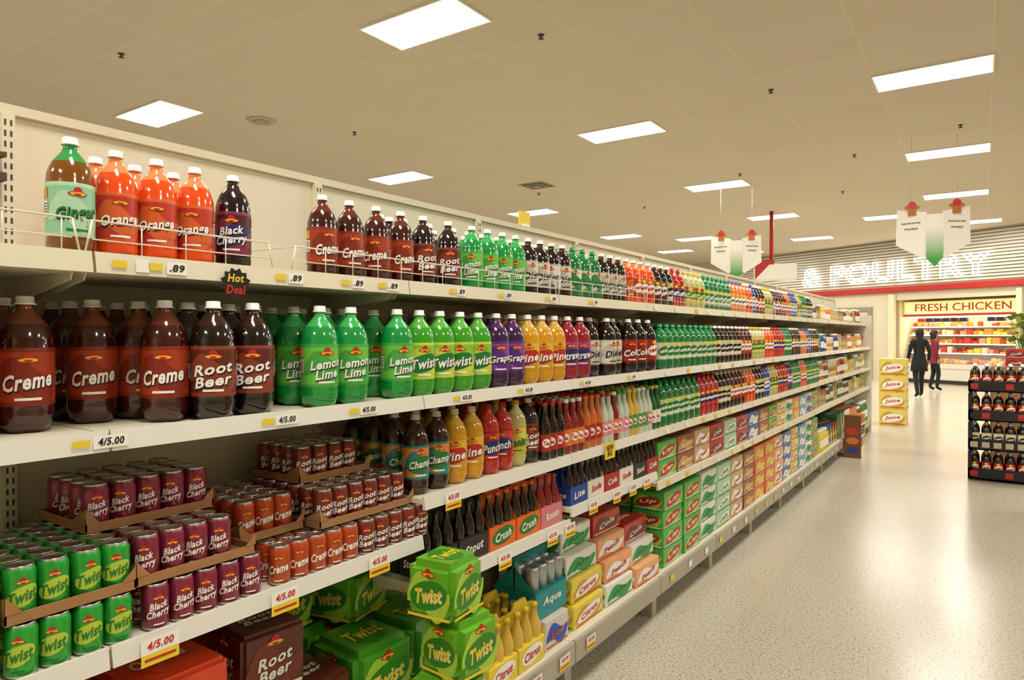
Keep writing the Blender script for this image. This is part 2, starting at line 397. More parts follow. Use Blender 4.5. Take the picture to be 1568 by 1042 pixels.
t=T(); box(t,-2.65,.85,.1,1.9,0,.12,'dark_metal'); box(t,-2.65,.85,.02,1.95,.12,.62,'case_white',.02); box(t,-2.65,.85,0,.03,.5,.66,'case_white')
box(t,-2.65,.85,1.0,1.95,.62,2.2,'case_white')
box(t,-2.65,.85,.35,1.95,2.18,2.24,'case_white'); box(t,-2.6,.8,.45,.75,2.14,2.18,'case_light')
box(t,-2.65,.85,.30,.34,2.24,2.68,'sign_cream'); box(t,-2.65,.85,.24,.30,2.2,2.26,'red_band')
for k,(zz,dd) in enumerate(((.66,.2),(1.0,.42),(1.3,.5),(1.58,.58),(1.85,.65))):
    if k: box(t,-2.62,.82,dd,1.0,zz-.03,zz,'case_white'); box(t,-2.6,.8,dd-.01,dd,zz-.035,zz-.005,'case_light')
    x=-2.58
    while x<.55:
        w=random.uniform(.10,.24); m=random.choice(['meat_pink','meat_red','meat_orange','meat_pale','pkg_yellow','meat_pale'])
        for r in range(2):
            y0=dd+.03+r*.2; box(t,x,x+w,y0,y0+.17,zz,zz+random.uniform(.06,.2),m,.015)
        x+=w+.02
box(t,-2.62,.82,.03,.04,.62,.95,'case_glass')
mc_=one('refrigerated_meat_case',t,loc=W0,rot=(0,0,WA))
textobj('sign_letters','FRESH CHICKEN','red_band',2.9,.24,mc_,(-2.3,.29,2.36),extr=.008)
M('case_dark','#302a26',.5)
t=T()
for i in range(12):
    box(t,-2.5+i*.27,-2.3+i*.27,.36,.5,2.0,2.13,random.choice(['case_dark','sign_cream','meat_red']))
one('hanging_case_tags',t,loc=W0,rot=(0,0,WA))
t=T(); box(t,-5.2,-5.05,-.06,-.005,0,2.4,'slat_dark'); box(t,-3.75,-3.6,-.06,-.005,0,2.4,'slat_dark'); box(t,-5.2,-3.6,-.06,-.005,2.4,2.55,'slat_dark')
box(t,-5.05,-4.34,-.03,-.005,.02,2.38,'slat_light'); box(t,-4.31,-3.75,-.03,-.005,.02,2.38,'slat_light')
one('door_1',t,loc=W0,rot=(0,0,WA))

# ---------------------------------------------------------------- hanging aisle signs
M('sign_white','#f2efe4',.5); M('wire','#b8b4a8',.4,metal=.5); M('hat_gold','#b06a2c',.5)
mg=bpy.data.materials.new('sign_fade'); mg.use_nodes=True; nt=mg.node_tree; b=nt.nodes['Principled BSDF']
tc=nt.nodes.new('ShaderNodeTexCoord'); sx=nt.nodes.new('ShaderNodeSeparateXYZ'); rp=nt.nodes.new('ShaderNodeValToRGB')
nt.links.new(tc.outputs['Object'],sx.inputs[0]); nt.links.new(sx.outputs['Z'],rp.inputs['Fac']); nt.links.new(rp.outputs['Color'],b.inputs['Base Color'])
e=rp.color_ramp.elements; e[0].position=.08; e[0].color=lin('#3f9e3c'); e[1].position=.6; e[1].color=lin('#f0eee2'); MATS['sign_fade']=mg
M('sign_text','#5a5448',.6)
def sign(loc,rz):
    t=T()
    t.add([(-.12,.0,.10),(0,.0,-.04),(.12,.0,.10),(.12,.0,.80),(-.12,.0,.80)],[(0,1,2,3,4)],'sign_fade')
    t.add([(-.12,.01,.10),(0,.01,-.04),(.12,.01,.10),(.12,.01,.80),(-.12,.01,.80)],[(4,3,2,1,0)],'sign_fade')
    for s in (-1,1):
        def P(u,w,o=0):
            return (s*(.11+u*.42),u*.18+o+.01,w)
        pts=[P(0,.16),P(.12,.10),P(.98,.34),P(.95,.92),P(0,.84)]
        back=[(x,y+.012,z) for x,y,z in pts]
        n=len(pts); fs=[tuple(range(n)),tuple(range(n,2*n))[::-1]]+[(i,(i+1)%n,n+(i+1)%n,n+i) for i in range(n)]
        t.add(pts+back,fs,'sign_white')
        cx=s*.31; V,F=ell2d(.22,.09,12); t.add([(cx+x,.06,.93+y) for x,y in V],F,'hat_gold')
        V,F=ell2d(.12,.12,10); t.add([(cx+x,.055,.97+y) for x,y in V],F,'red_print')
        t.add([(cx-.06,.058,.80),(cx+.06,.058,.80),(cx+.06,.058,.92),(cx-.06,.058,.92)],[(0,1,2,3)],'hat_gold')
        for k,wd in enumerate((.8,.6)):
            V,F=text2d('grocery' if k%2 else 'beverages',.32*wd,.045)
            t.add([P(.5+s*x/.42,.68-.1*k+y,-.004) for x,y in V],F,'sign_text')
        rod(t,P(.5,.86),(P(.5,0)[0],.09,CZ-loc[2]),.0025,'wire',4)
    return one('hanging_aisle_sign',t,loc=loc,rot=(0,0,rz))
sign((-.64,12.8,2.72),math.radians(12)); sign((-4.33,14.7,2.8),math.radians(20))
t=T(); rod(t,(0,0,0),(0,0,1.38),.05,'red_band',10); box(t,-.42,.6,-.2,.2,-.42,0,'sign_white',.02)
t.add([(-.42,-.205,0),(-.05,-.205,0),(-.42,-.205,-.4)],[(0,2,1)],'red_band'); box(t,-.3,.05,-.21,.21,-.02,.1,'red_band')
one('hanging_department_sign',t,loc=(-4.55,18.5,3.42),rot=(0,0,math.radians(20)))

# ---------------------------------------------------------------- gondola shelving
M('shelf_cream','#dbd3b9',.45,noise=.03,nscale=3); M('shelf_rail','#deDBd0',.35,coat=.2); M('panel_cream','#e0d9c0',.6,noise=.03,nscale=2)
M('slot_dark','#4a4434',.7); M('base_grey','#b5ae9c',.5); M('kick_dark','#3a342a',.7)
G=T(); BK_=2.05; SP=.98; Y0=-.28
def shelf(y0,y1,a,z,lipup=.008,rail='shelf_rail',dn=.036):
    box(G,-BK_,-a,y0+.002,y1-.002,z-.018,z,'shelf_cream')
    x=-a
    v=[(x,y0+.003,z-dn),(x+.014,y0+.003,z-dn),(x+.006,y0+.003,z+lipup),(x-.002,y0+.003,z+lipup),
       (x,y1-.003,z-dn),(x+.014,y1-.003,z-dn),(x+.006,y1-.003,z+lipup),(x-.002,y1-.003,z+lipup)]
    G.add(v,[(0,1,2,3),(7,6,5,4),(1,5,6,2),(3,2,6,7),(0,4,5,1),(0,3,7,4)],rail)
    for yy in (y0+.012,y1-.015):
        p=[(-BK_,z-.018),(-a-.06,z-.018),(-a-.07,z-.035),(-BK_,z-.095)]
        v=[(px,yy,pz) for px,pz in p]+[(px,yy+.003,pz) for px,pz in p]
        G.add(v,[(0,1,2,3),(7,6,5,4),(0,4,5,1),(1,5,6,2),(2,6,7,3)],'shelf_cream')
nsec=13
secs=[(Y0+i*SP,Y0+(i+1)*SP) for i in range(nsec)]
YE_=secs[-1][1]
box(G,-BK_-.05,-BK_,Y0,YE_,.05,2.16,'panel_cream')
box(G,-BK_-.06,-BK_+.012,Y0,YE_,2.16,2.185,'shelf_cream')
for i in range(nsec+1):
    y=Y0+i*SP; box(G,-BK_,-BK_+.022,y-.016,y+.016,.05,2.16,'panel_cream',.002)
    if i<6:
        for k in range(42):
            z=1.0+k*.0275
            box(G,-BK_+.022,-BK_+.0225,y-.009,y-.004,z,z+.015,'slot_dark'); box(G,-BK_+.022,-BK_+.0225,y+.004,y+.009,z,z+.015,'slot_dark')
for i,(a0,a1) in enumerate(secs):
    shelf(a0,a1,1.585,1.755,.024,'shelf_cream',.022)
    shelf(a0,a1,1.52,1.39)
    if i<=1: shelf(a0,a1,1.52,.93)
    elif i==2: shelf(a0,a1,1.52,1.055); shelf(a0,a1,1.52,.765)
    elif i==3: shelf(a0,a1,1.52,1.055); shelf(a0,a1,1.52,.815)
    else: shelf(a0,a1,1.52,1.055,rail='shelf_cream'); shelf(a0,a1,1.52,.75,rail='shelf_cream')
    box(G,-BK_,-1.5,a0+.002,a1-.002,.2,.22,'shelf_cream')
    box(G,-1.512,-1.49,a0+.003,a1-.003,.125,.228,'base_grey',.004)
    box(G,-1.75,-1.73,a0,a1,0,.2,'kick_dark')
    box(G,-1.60,-1.53,a1-.03,a1+.03,0,.2,'base_grey')
box(G,-BK_-.05,-1.49,YE_,YE_+.03,0,1.9,'panel_cream')
box(G,-2.07,-2.06,3.06,3.16,2.18,2.27,'yellow_print'); box(G,-2.058,-2.055,3.07,3.15,2.15,2.20,'white_print')
# shelf bracket at the far left edge
box(G,-2.028,-1.99,.55,.684,1.98,2.0,'slot_dark'); box(G,-2.028,-1.99,.55,.684,2.04,2.05,'slot_dark')
one('supermarket_shelving',G)
M('wire_white','#e8e2d0',.35)
t=T()
def fence(y0,y1,x=-1.583,z0=1.775,z1=1.846,pitch=.105):
    rod(t,(x,y0,z1),(x,y1,z1),.0024,'wire_white'); rod(t,(x,y0,z0+.03),(x,y1,z0+.03),.0016,'wire_white')
    rod(t,(x,y0,z1),(x,y0-.015,z0),.0024,'wire_white'); rod(t,(x,y1,z1),(x,y1+.015,z0),.0024,'wire_white')
    y=y0+pitch
    while y<y1-.02: rod(t,(x,y,z0),(x,y,z1),.0016,'wire_white'); y+=pitch
    rod(t,(x,y0,z1),(x-.3,y0,z1),.002,'wire_white')
fence(-.2,.66); fence(.7,1.14)
for i in range(2,9): fence(Y0+i*SP-.45 if i==2 else Y0+i*SP+.02,Y0+(i+1)*SP-.03)
one('wire_shelf_fence',t)

# ---------------------------------------------------------------- products
def face(y,a,k=.75): return -math.atan2(y,a)*k+random.uniform(-.3,.3)
def put(kind,size,y,a,z,rows=1,rp=.1,hi=None,s=1):
    for r in range(rows):
        aa=a+r*rp
        if aa>1.99: break
        h=(y<3.6 and r<2) if hi is None else hi
        ADD(kind+'_soda_bottles',KB[kind][size+('h' if h else 'l')],-aa,y+random.uniform(-.004,.004),z,face(y,aa,.75 if y<3 else .4),s)
Z1=1.755
put('ginger','2',.683,1.65,Z1,s=1.02)
for y in (.782,.880,.98): put('orange','2',y,1.66,Z1,3)
put('cherry','2',1.088,1.66,Z1,1)
for y,k,r in ((1.395,'cream',1),(1.50,'cream',1),(1.615,'cream',1),(1.73,'cream',2),(1.85,'root_beer',2),(1.99,'root_beer',2)): put(k,'2',y,1.665,Z1,r)
put('cherry','2',1.79,1.78,Z1,1)
for y in (2.13,2.23,2.33,2.43): put('lime','2',y,1.66,Z1,3)
def run(seq,y,y1,pitch,size,a,z,rows,hi=None):
    i=0
    while y<y1:
        k,c=seq[i%len(seq)]; i+=1
        for _ in range(c):
            if y>=y1: break
            put(k,size,y,a,z,rows,pitch*.98,hi); y+=pitch
SEQ=[('diet',4),('ginger_ale',3),('diet',3),('orange',4),('root_beer',2),('diet',1),('red_punch',2),('tonic',4),('ginger_ale',6),('peach',4),('orange',2),('blue_berry',1),('cola',3),('tonic',3),('grape',2),('cream',3),('orange',2),('blue_berry',3),('tonic',2),('ginger_ale',3)]
run(SEQ,2.53,8.45,.1,'2',1.66,Z1,3)
Z2=1.39
for y,a,k in ((.05,1.66,'cream'),(.17,1.66,'cream'),(.29,1.62,'cream'),(.41,1.64,'cream'),(.505,1.72,'cream'),(.615,1.70,'cream'),(.775,1.75,'cream'),(.882,1.635,'cream'),(.98,1.58,'root_beer'),(1.095,1.585,'root_beer'),
              (1.315,1.585,'lime'),(1.43,1.585,'lime'),(1.63,1.585,'lime'),(1.745,1.59,'mist'),(1.855,1.59,'mist'),(1.965,1.59,'mist'),(2.075,1.59,'mist'),
              (2.19,1.59,'grape'),(2.30,1.59,'grape'),(2.42,1.59,'pineapple'),(2.53,1.59,'pineapple'),(2.64,1.59,'pineapple'),(2.755,1.59,'strawberry'),(2.87,1.59,'strawberry'),
              (3.15,1.59,'diet'),(3.41,1.59,'cola'),(3.54,1.59,'cola'),(3.67,1.59,'cola')):
    put(k,'3',y,a,Z2,1)
    for r in (1,2,3):
        if a+.112*r<1.99: put(k,'3',y+random.uniform(-.003,.003),a+.112*r,Z2,1,hi=(r==1 and y<2))
for r in (1,2,3): put('root_beer','3',1.205,1.62+.11*r,Z2)
for r in (1,2): put('lime','3',1.53,1.62+.11*r,Z2)
for y in (3.02,3.28):
    for r in (0,1,2): put('diet','3',y,1.62+.11*r,Z2)
SEQ2=[('ginger_ale',10),('diet',6),('cream',3),('tonic',4),('orange',3),('red_punch',4),('ginger_ale',3),('root_beer',4),('peach',3),('blue_berry',2),('cola',4)]
run(SEQ2,3.83,8.45,.1,'2',1.58,Z2,4)
SEQ3=[('ginger_ale',7),('red_punch',4),('diet',3),('cream',4),('orange',3),('diet',3),('blue_berry',2),('tonic',3),('red_punch',4),('grape',2),('ginger_ale',4),('orange',3)]
run(SEQ3,3.83,8.45,.095,'2',1.58,1.055,3)
for y,k in ((1.74,'champ'),(1.845,'champ'),(1.95,'pineapple'),(2.05,'pineapple'),(2.155,'red_punch'),(2.25,'red_punch'),(2.345,'tonic'),(2.44,'root_beer')): put(k,'2',y,1.60,1.055,4)
M('gl_dark','#1c0c08',.1,coat=.6); M('gl_red','#8a1c14',.1,coat=.6); M('gl_peach','#c86a28',.1,coat=.6); M('gl_clear','#c9d4c4',.08,coat=.6); M('gl_green','#1a5a2c',.1,coat=.6)
M('gl_yell','#d8b24a',.1,coat=.6)
M('lb_red','#b02a1c',.4); M('lb_green','#5a9a48',.4); M('lb_pink','#e0909a',.4); M('lb_or','#dd7a30',.4); M('lb_white','#e8e4d8',.4)
GB={'dark':glassb('gl_dark','lb_red','cap_red'),'red':glassb('gl_red','lb_or','cap_white'),'peach':glassb('gl_peach','lb_red','cap_orange'),'clear':glassb('gl_clear','lb_pink','cap_green'),
    'green':glassb('gl_green','lb_white','cap_yellow'),'pink':glassb('gl_clear','lb_pink','cap_red'),'clear2':glassb('gl_clear','lb_green','cap_white'),'yell':glassb('gl_yell','lb_green','cap_yellow')}
y=2.52
for k,c in (('dark',3),('red',3),('peach',3),('pink',2),('red',1),('clear',2),('yell',2),('clear2',2),('clear',1),('green',2)):
    for _ in range(c):
        if y>3.76: break
        for r in range(6): ADD('glass_beverage_bottles',GB[k],-1.57-.064*r,y,1.055,face(y,1.6),1.1)
        y+=.0615
Z3=.93
def cans(kind,y0,y1,z,a,rows,rp=.0595):
    y=y0+.032
    while y<y1-.025:
        for r in range(rows):
            ADD(kind+'_soda_cans',CAN[kind],-a-r*rp,y+random.uniform(-.001,.001),z,face(y,a,.7))
        y+=.0605
def tier(kind,y0,y1,z,a,rows):
    tr=tray(y1-y0,rows*.06+.005); ADD('cardboard_trays',tr,-a+.033,y0,z); cans(kind,y0+.003,y1,z+.003,a,rows)
for y0,y1 in ((.26,.51),(.52,.765)):
    cans('lime',y0,y1,Z3,1.555,7); tier('lime',y0,y1,Z3+.107,1.57,6)
cans('lime',0,.25,Z3,1.555,4)
cans('cherry',.785,1.105,Z3,1.555,7)
tier('cherry',.77,1.07,Z3+.107,1.575,6)
tier('cherry',.72,1.03,Z3+.216,1.70,4)
cans('cream',1.12,1.43,Z3,1.555,7); tier('cream',1.08,1.29,Z3+.107,1.66,5)
cans('root_beer',1.43,1.735,Z3,1.555,7); tier('root_beer',1.30,1.69,Z3+.107,1.60,6); tier('root_beer',1.33,1.62,Z3+.216,1.73,4)
M('lime_dark','#34861f',.4); M('lime_light','#a8d044',.4); M('choc','#7a3428',.4); M('orange_dark','#b8320e',.4)
def case(name,col,txt,tcol,panel,dx,dy,dz,pan2=None,bev=.012): return name,pack(dx,dy,dz,M('carton_'+col[1:],col,.3,coat=.3,noise=.14,nscale=14),txt,tcol,panel,pan2,bev,True)
RB=case('root_beer','#5a2418','Root\nBeer',W,None,.20,.19,.185,'choc')
LL=case('lemon_lime','#66b026','Twist',YE,'lime_dark',.25,.24,.195,'lime_light',bev=.025)
LL2=case('lemon_lime','#4a9c28','Twist',YE,'lime_dark',.25,.24,.195,'lime_light',bev=.025)
LF=case('lemon_lime','#68b024','Twist',YE,'lime_dark',.175,.185,.18,'lime_light',bev=.024)
OR=case('orange','#e8461c','Orange',W,None,.24,.24,.185,'orange_dark')
CH=case('cherry','#44161a','Cherry',W,RD,.20,.19,.185,'choc')
def PC(c,x,y,z,r=0,s=1): ADD(c[0]+'_soda_cartons',c[1],x,y,z,r,s)
for tz in range(3):
    for y in (.02,.27,.525,.775):
        for r in range(2): PC(OR,-1.555-.25*r-(.03 if tz==2 else 0),y+.004*tz,.22+.187*tz)
PC(RB,-1.57,1.03,.22);PC(RB,-1.58,1.035,.407);PC(CH,-1.80,1.03,.22);PC(RB,-1.80,1.03,.407);PC(RB,-1.63,1.09,.594,-.12);PC(CH,-1.85,1.04,.594)
PC(RB,-1.57,1.232,.22);PC(RB,-1.56,1.23,.407,.05)
PC(CH,-1.80,1.24,.22);PC(RB,-1.80,1.235,.407,-.04)
PC(LL,-1.57,1.43,.22,.04);PC(LL2,-1.565,1.44,.417,-.06);PC(LL,-1.83,1.44,.22);PC(LL2,-1.84,1.45,.417,.08);PC(LL2,-1.84,1.30,.614,.12,.95);PC(LL,-1.74,1.58,.614,.2,.9)
PC(LL,-1.55,1.70,.22);PC(LL2,-1.56,1.70,.417,.07); PC(LL,-1.82,1.70,.22); PC(LL2,-1.83,1.71,.417)
for tz,(dx_,dy_,rr) in enumerate(((0,0,.02),(.006,.006,-.05),(-.004,-.004,.04),(.012,.008,-.09),(-.006,-.004,.10))): PC(LF,-1.29+dx_,1.57+dy_,.181*tz,rr)
M('cr_orange','#e86e22',.4); M('cr_yellow','#ead040',.4); M('cr_red','#b4201c',.4); M('cr_white','#ece6da',.4); M('cr_pink','#d8808a',.4); M('cr_teal','#1c9496',.4); M('cr_blue','#23469a',.4)
CR={'orange':carrier('cr_orange','Crush',W,'gl_dark','cap_orange','green_print'),'yellow':carrier('cr_yellow','Citrus',RD,'gl_yell','cap_yellow','white_print'),
    'red':carrier('cr_red','Cola',W,'gl_dark','cap_red'),'white':carrier('cr_white','Soda',RD,'gl_dark','cap_white'),'pink':carrier('cr_pink','Rosso',W,'gl_red','cap_red'),
    'blue':carrier('cr_blue','Lite',W,'gl_dark','alu'),'dark':carrier('case_dark','Stout',W,'gl_dark','cap_black')}
def car(k,x,y,z,r=0,s=1): ADD('bottle_six_packs',CR[k],x,y,z,r,s)
y=1.72
for k in ('dark','dark','orange','orange','pink'):
    for r in range(3): car(k,-1.545-.125*r,y,.765,0,1.08)
    y+=.185
y=2.70
for k in ('blue','white','red','white','dark','red'):
    for r in range(3): car(k,-1.54-.12*r,y,.815,0,1.0)
    y+=.172
for i in range(2):
    for r in range(2): car('yellow',-1.535-.15*r,2.07+.205*i,.22,0,1.2)
def gp(name,col,txt,tcol,panel,dx,dy,dz,p2=None): return pack(dx,dy,dz,M('gp_'+name,col,.35,coat=.2,noise=.08,nscale=12),txt,tcol,panel,p2,bev=.004)
D=(.2,.31,.11)
PK={'green':gp('green','#4cae46','Up',W,'red_print',*D,p2='lime_light'),'white':gp('white','#ece9de','Ale',GN,None,*D,p2='cap_green'),'tan':gp('tan','#cfb080','Cream',RD,None,*D,p2='white_print'),
    'brown':gp('brown','#96502e','Root',W,None,*D,p2='gold_print'),'orange':gp('orange','#e27436','Orange',W,None,*D,p2='yellow_print'),'red':gp('red','#c0322a','Cola',W,None,*D,p2='choc'),
    'blue':gp('blue','#3266b2','Diet',W,None,*D,p2='white_print'),'yellow':gp('yellow','#e8d44c','Citrus',RD,W,*D,p2='gold_print'),'mint':gp('mint','#b4dcb4','Club',GN,W,*D),
    'peach':gp('peach','#ecae7a','Peach',RD,None,*D,p2='white_print'),'silver':gp('silver','#c8cccc','Diet',RD,None,*D,p2='cap_blue'),'cyan':gp('cyan','#4aa2c2','Aqua',W,None,*D,p2='white_print')}
def pkp(k,x,y,z,r=0,s=1): ADD('beverage_twelve_packs',PK[k],x,y,z,r,s)
BQ=gp('bq','#d8d0c8','Brew',RD,None,.2,.2,.13,p2='cap_blue')
M('steel_can','#b9c0c4',.3,metal=.6)
ADD('beverage_twelve_packs',BQ,-1.55,2.50,.22)
ADD('beverage_twelve_packs',BQ,-1.77,2.50,.22)
t=T(); box(t,-.2,0,0,.24,0,.11,'cr_teal',.004)
for i in range(4):
    for j in range(3): lathe(t,[(.026,.1),(.026,.19),(.022,.205),(.018,.205)],['steel_can','steel_can','alu'],14,cx=-.035-.065*j,cy=.03+.06*i)
t.add([(-.2,0,.11),(-.1,0,.2),(0,0,.11)],[(0,1,2)],'cr_teal'); t.add([(-.2,.24,.11),(-.1,.24,.2),(0,.24,.11)],[(0,2,1)],'cr_teal'); box(t,-.104,-.098,0,.24,.1,.235,'cr_teal')
dX(t,text2d('Aqua',.14,.04),W,.002,.12,.06); dY(t,text2d('Aqua',.12,.04),W,-.002,-.1,.06)
ADD('teal_can_carton',t,-1.58,2.47,.352,0,1.12)
lay=[['yellow','white','peach'],['yellow','peach','white'],['white','peach','red'],['white','red','white']]
for tz in range(4):
    for i in range(3):
        if tz==3 and i==2: continue
        for r in range(2): pkp(lay[tz][i],-1.545-.03*tz-.21*r+random.uniform(-.01,.01),2.76+i*.325+.02*(tz%2),.22+.111*tz,random.uniform(-.03,.03),.97)
seqb=['green','green','white','mint','tan','brown','orange','orange','peach','blue','yellow','cyan','white','green','red']
y=3.80;i=0
while y<8.2:
    for tz in range(4):
        for r in range(2): pkp(seqb[i%len(seqb)],-1.535-.01*random.random()-.21*r,y,.22+.111*tz)
    y+=.325;i+=1
y=3.72;i=0
sq=['green','brown','tan','red','mint','red','blue','brown','green','yellow','white','orange','cyan','silver']
while y<8.1:
    for tz in range(2):
        for r in range(2): pkp(sq[i%len(sq)],-1.545-.21*r,y,.75+.111*tz*.97,0,.97)
    y+=.31;i+=1
cols=['#d8a03c','#c83a24','#e8e0cc','#3c7a3c','#7a4a2c','#2c4a8a','#e0c848','#8a2c2c','#d87a3c','#b8b09c']
BX=[]; JR=[]
for i,c in enumerate(cols):
    m=M('dry_%d'%i,c,.4,noise=.1,nscale=20)
    BX.append(pack(.12,.11,.17,m,'Mix',W if i!=2 else RD,None,YE,.003))
    t=T(); lathe(t,[(.035,0),(.038,.01),(.038,.12),(.03,.145),(.026,.15),(.028,.152),(.028,.17)],[m,m,m,m,'cap_white','cap_white'],12); dcyl(t,rect2d(.06,.06,4),W,.038,.065,.001); JR.append(t)
for z,a in ((Z1,1.66),(1.39,1.6),(1.055,1.6),(.75,1.6),(.22,1.56)):
    y=8.52
    while y<12.3:
        k=random.randrange(10); c=random.randint(2,4); jar=random.random()<.5; s=random.uniform(1.0,1.4)
        if z==.22: s*=1.5
        for _ in range(c):
            for r in range(2):
                if jar: ADD('grocery_jars',JR[k],-a-.03-r*.1*s,y+.04,z,0,s)
                else: ADD('grocery_boxes',BX[k],-a-r*.13*s,y,z,0,s)
            y+=(.082 if jar else .115)*s
            if y>12.3: break
for n,items in PROD.items(): build(n,items)

# ---------------------------------------------------------------- price tags
t=T()
def tag(y,a,z,w=.055,h=.03,mat='white_print',txt=None,tm='black_print',o=.012):
    X=-a+o+.004; dX(t,rect2d(w,h),mat,X,y,z)
    if txt: dX(t,text2d(txt,w*.75,h*.6),tm,X+.0008,y,z)
for i,(y,tx) in enumerate(((.47,'1.89'),(.80,None),(.88,'.89'),(1.22,'.89'),(1.45,'.89'),(1.6,'.89'),(1.95,'.89'),(2.25,'.89'),(2.6,'.99'),(3.0,'.99'))):
    tag(y,1.585,1.755,.05 if tx else .03,.03,'white_print',tx); tag(y-.05,1.585,1.755,.032,.016,'yellow_print')
for y,tx in ((.70,'4/5.00'),(1.14,'4/5.00'),(1.43,'4/5.00'),(1.9,'4/5.00'),(2.3,'4/5.00'),(2.8,'4/5.00'),(3.3,'.99')):
    tag(y,1.52,1.376,.07,.027,'white_print',tx); tag(y-.058,1.52,1.376,.035,.014,'yellow_print')
def promo(y,a,z):
    X=-a+.02; dX(t,rect2d(.085,.034),W,X,y,z); dX(t,text2d('4/5.00',.06,.018),RD,X+.0008,y,z); dX(t,rect2d(.085,.026),YE,X,y,z-.03); dX(t,rect2d(.07,.006),RD,X+.0008,y,z-.03)
for y in (.80,1.13,1.47): promo(y,1.52,.915)
promo(1.82,1.52,1.04)
for y in (2.13,2.48,2.63): promo(y,1.52,.745)
for y in (2.85,3.10,3.29,3.47): promo(y,1.52,.80)
for y in (2.32,2.55,2.79): promo(y,1.50,.195)
y=3.8
while y<12:
    for z,a in ((1.755,1.585),(1.376,1.52),(1.04,1.52),(.735,1.52)):
        tag(y+random.uniform(-.05,.05),a,z,.05,.028,random.choice(['white_print','white_print','yellow_print']))
    tag(y,1.5,.18,.06,.04,'white_print' if random.random()<.6 else 'yellow_print')
    y+=.3
def burst(y,a,z,r):
    X=-a+.022; n=12; V=[(0,0)]+[((r if k%2 else r*.8)*math.cos(math.pi*k/n)*1.05,(r if k%2 else r*.8)*math.sin(math.pi*k/n)) for k in range(2*n)]
    F=[(0,k+1,(k+1)%(2*n)+1) for k in range(2*n)]; dX(t,(V,F),BK,X,y,z)
    dX(t,text2d('Hot',r*1.1,r*.5),YE,X+.001,y,z+r*.35); dX(t,text2d('Deal',r*1.3,r*.55),RD,X+.001,y,z-r*.35)
burst(1.03,1.585,1.728,.042)
dX(t,rect2d(.11,.08),YE,-1.5,3.02,1.03); dX(t,text2d('NEW\nBIG',.08,.055),BK,-1.499,3.02,1.03)
one('shelf_price_tags',t)

# ---------------------------------------------------------------- floor displays
M('crate_black','#161414',.5)
t=T()
kbt=KB['cola']['2l']; kd=KB['diet']['2l']
for tz in range(4):
    z=.02+.318*tz
    for (x0,x1,y0,y1) in ((0,.55,0,.012),(0,.55,.448,.46),(0,.012,0,.46),(.538,.55,0,.46)): box(t,x0,x1,y0,y1,z,z+.12,'crate_black')
    for (x,y_) in ((0,0),(.51,0),(0,.42),(.51,.42)): box(t,x,x+.04,y_,y_+.04,z,z+(.30 if tz<3 else .12),'crate_black')
    box(t,0,.55,0,.46,z,z+.012,'crate_black')
    for i in range(5): box(t,.02+.105*i,.09+.105*i,-.003,0,z+.03,z+.09,'base_grey' if tz==1 else ('red_band' if (i+tz)%3==0 else 'crate_black'))
    for i in range(5):
        for j in range(4): t.merge(kbt if (tz!=1) else kd,.06+.107*i,.06+.112*j,z+.014,-math.pi/2,1.04)
one('bottle_crate_stack',t,loc=(-.13,9.0,0))
t=T(); box(t,0,.5,0,.5,0,1.2,'cardboard',.01)
for tz in range(2): t.merge(PK['red'],.35,.05,1.2+.112*tz)
one('red_carton_display',t,loc=(.08,10.2,0))
ycase=pack(.42,.42,.29,M('case_yellow','#e6d468',.5,noise=.08,nscale=8),'Juice',RD,W,'gold_print',.006)
t=T()
for tz in range(4): t.merge(ycase,0,random.uniform(-.01,.01),.292*tz,random.uniform(-.02,.02))
one('yellow_case_stack',t,loc=(-1.09,13.62,.0))
t=T(); box(t,-.2,0,0,.35,0,.12,'sign_white',.004); box(t,-.2,-.19,0,.35,.12,.60,'sign_white')
for tz in range(3):
    box(t,-.2,0,0,.35,.12+tz*.15,.13+tz*.15,'sign_white')
    for i in range(3): box(t,-.18,-.01,.01+.115*i,.115+.115*i,.13+tz*.15,.24+tz*.15,'dry_%d'%((tz*3+i)%10),.004)
box(t,-.2,0,-.006,0,0,.55,'dry_4'); box(t,-.2,0,.35,.356,0,.55,'cr_yellow')
for k in range(4): dY(t,ell2d(.15,.09,8),'dry_%d'%((k*3+5)%10),-.008,-.1,.1+.12*k)
one('cardboard_snack_display',t,loc=(-1.28,9.75,0))
R_=T(); box(R_,1.0,1.06,2,7.7,.05,2.1,'panel_cream'); box(R_,.42,1.0,2,7.7,0,.22,'base_grey'); box(R_,.42,1.6,7.7,7.73,0,1.9,'panel_cream')
for z in (.6,1.0,1.4,1.75): box(R_,.45,1.0,2,7.7,z-.02,z,'shelf_cream'); box(R_,.435,.45,2,7.7,z-.036,z+.008,'shelf_rail')
for z in (.22,.6,1.0,1.4):
    y=2.05
    while y<7.5:
        k=random.randrange(10); R_.merge(BX[k],.46,y+.13,z,math.pi,1.2); y+=.145
one('opposite_shelving',R_)
M('leaf','#5a7a2c',.6,noise=.2); M('petal','#e0cc5a',.6)
t=T(); lathe(t,[(.1,0),(.12,.02),(.15,.3),(.14,.3)],'case_dark',16)
for i in range(90):
    a=random.uniform(0,6.28); r=random.uniform(.02,.26); z=.5+random.uniform(0,.55); x,y=r*math.cos(a),r*math.sin(a); s=.06
    rod(t,(x*.2,y*.2,.25),(x,y,z),.004,'leaf',4)
    t.add([(x-s,y,z),(x,y-s*.3,z+s*.4),(x+s,y,z),(x,y+s*.3,z-s)],[(0,1,2,3)],'leaf' if i%3 else 'petal')
t2=T(); box(t2,-.25,.25,-.25,.25,0,.9,'case_dark',.01); t2.merge(t,0,0,.9); one('flower_bucket_display',t2,loc=(.62,14.6,0))

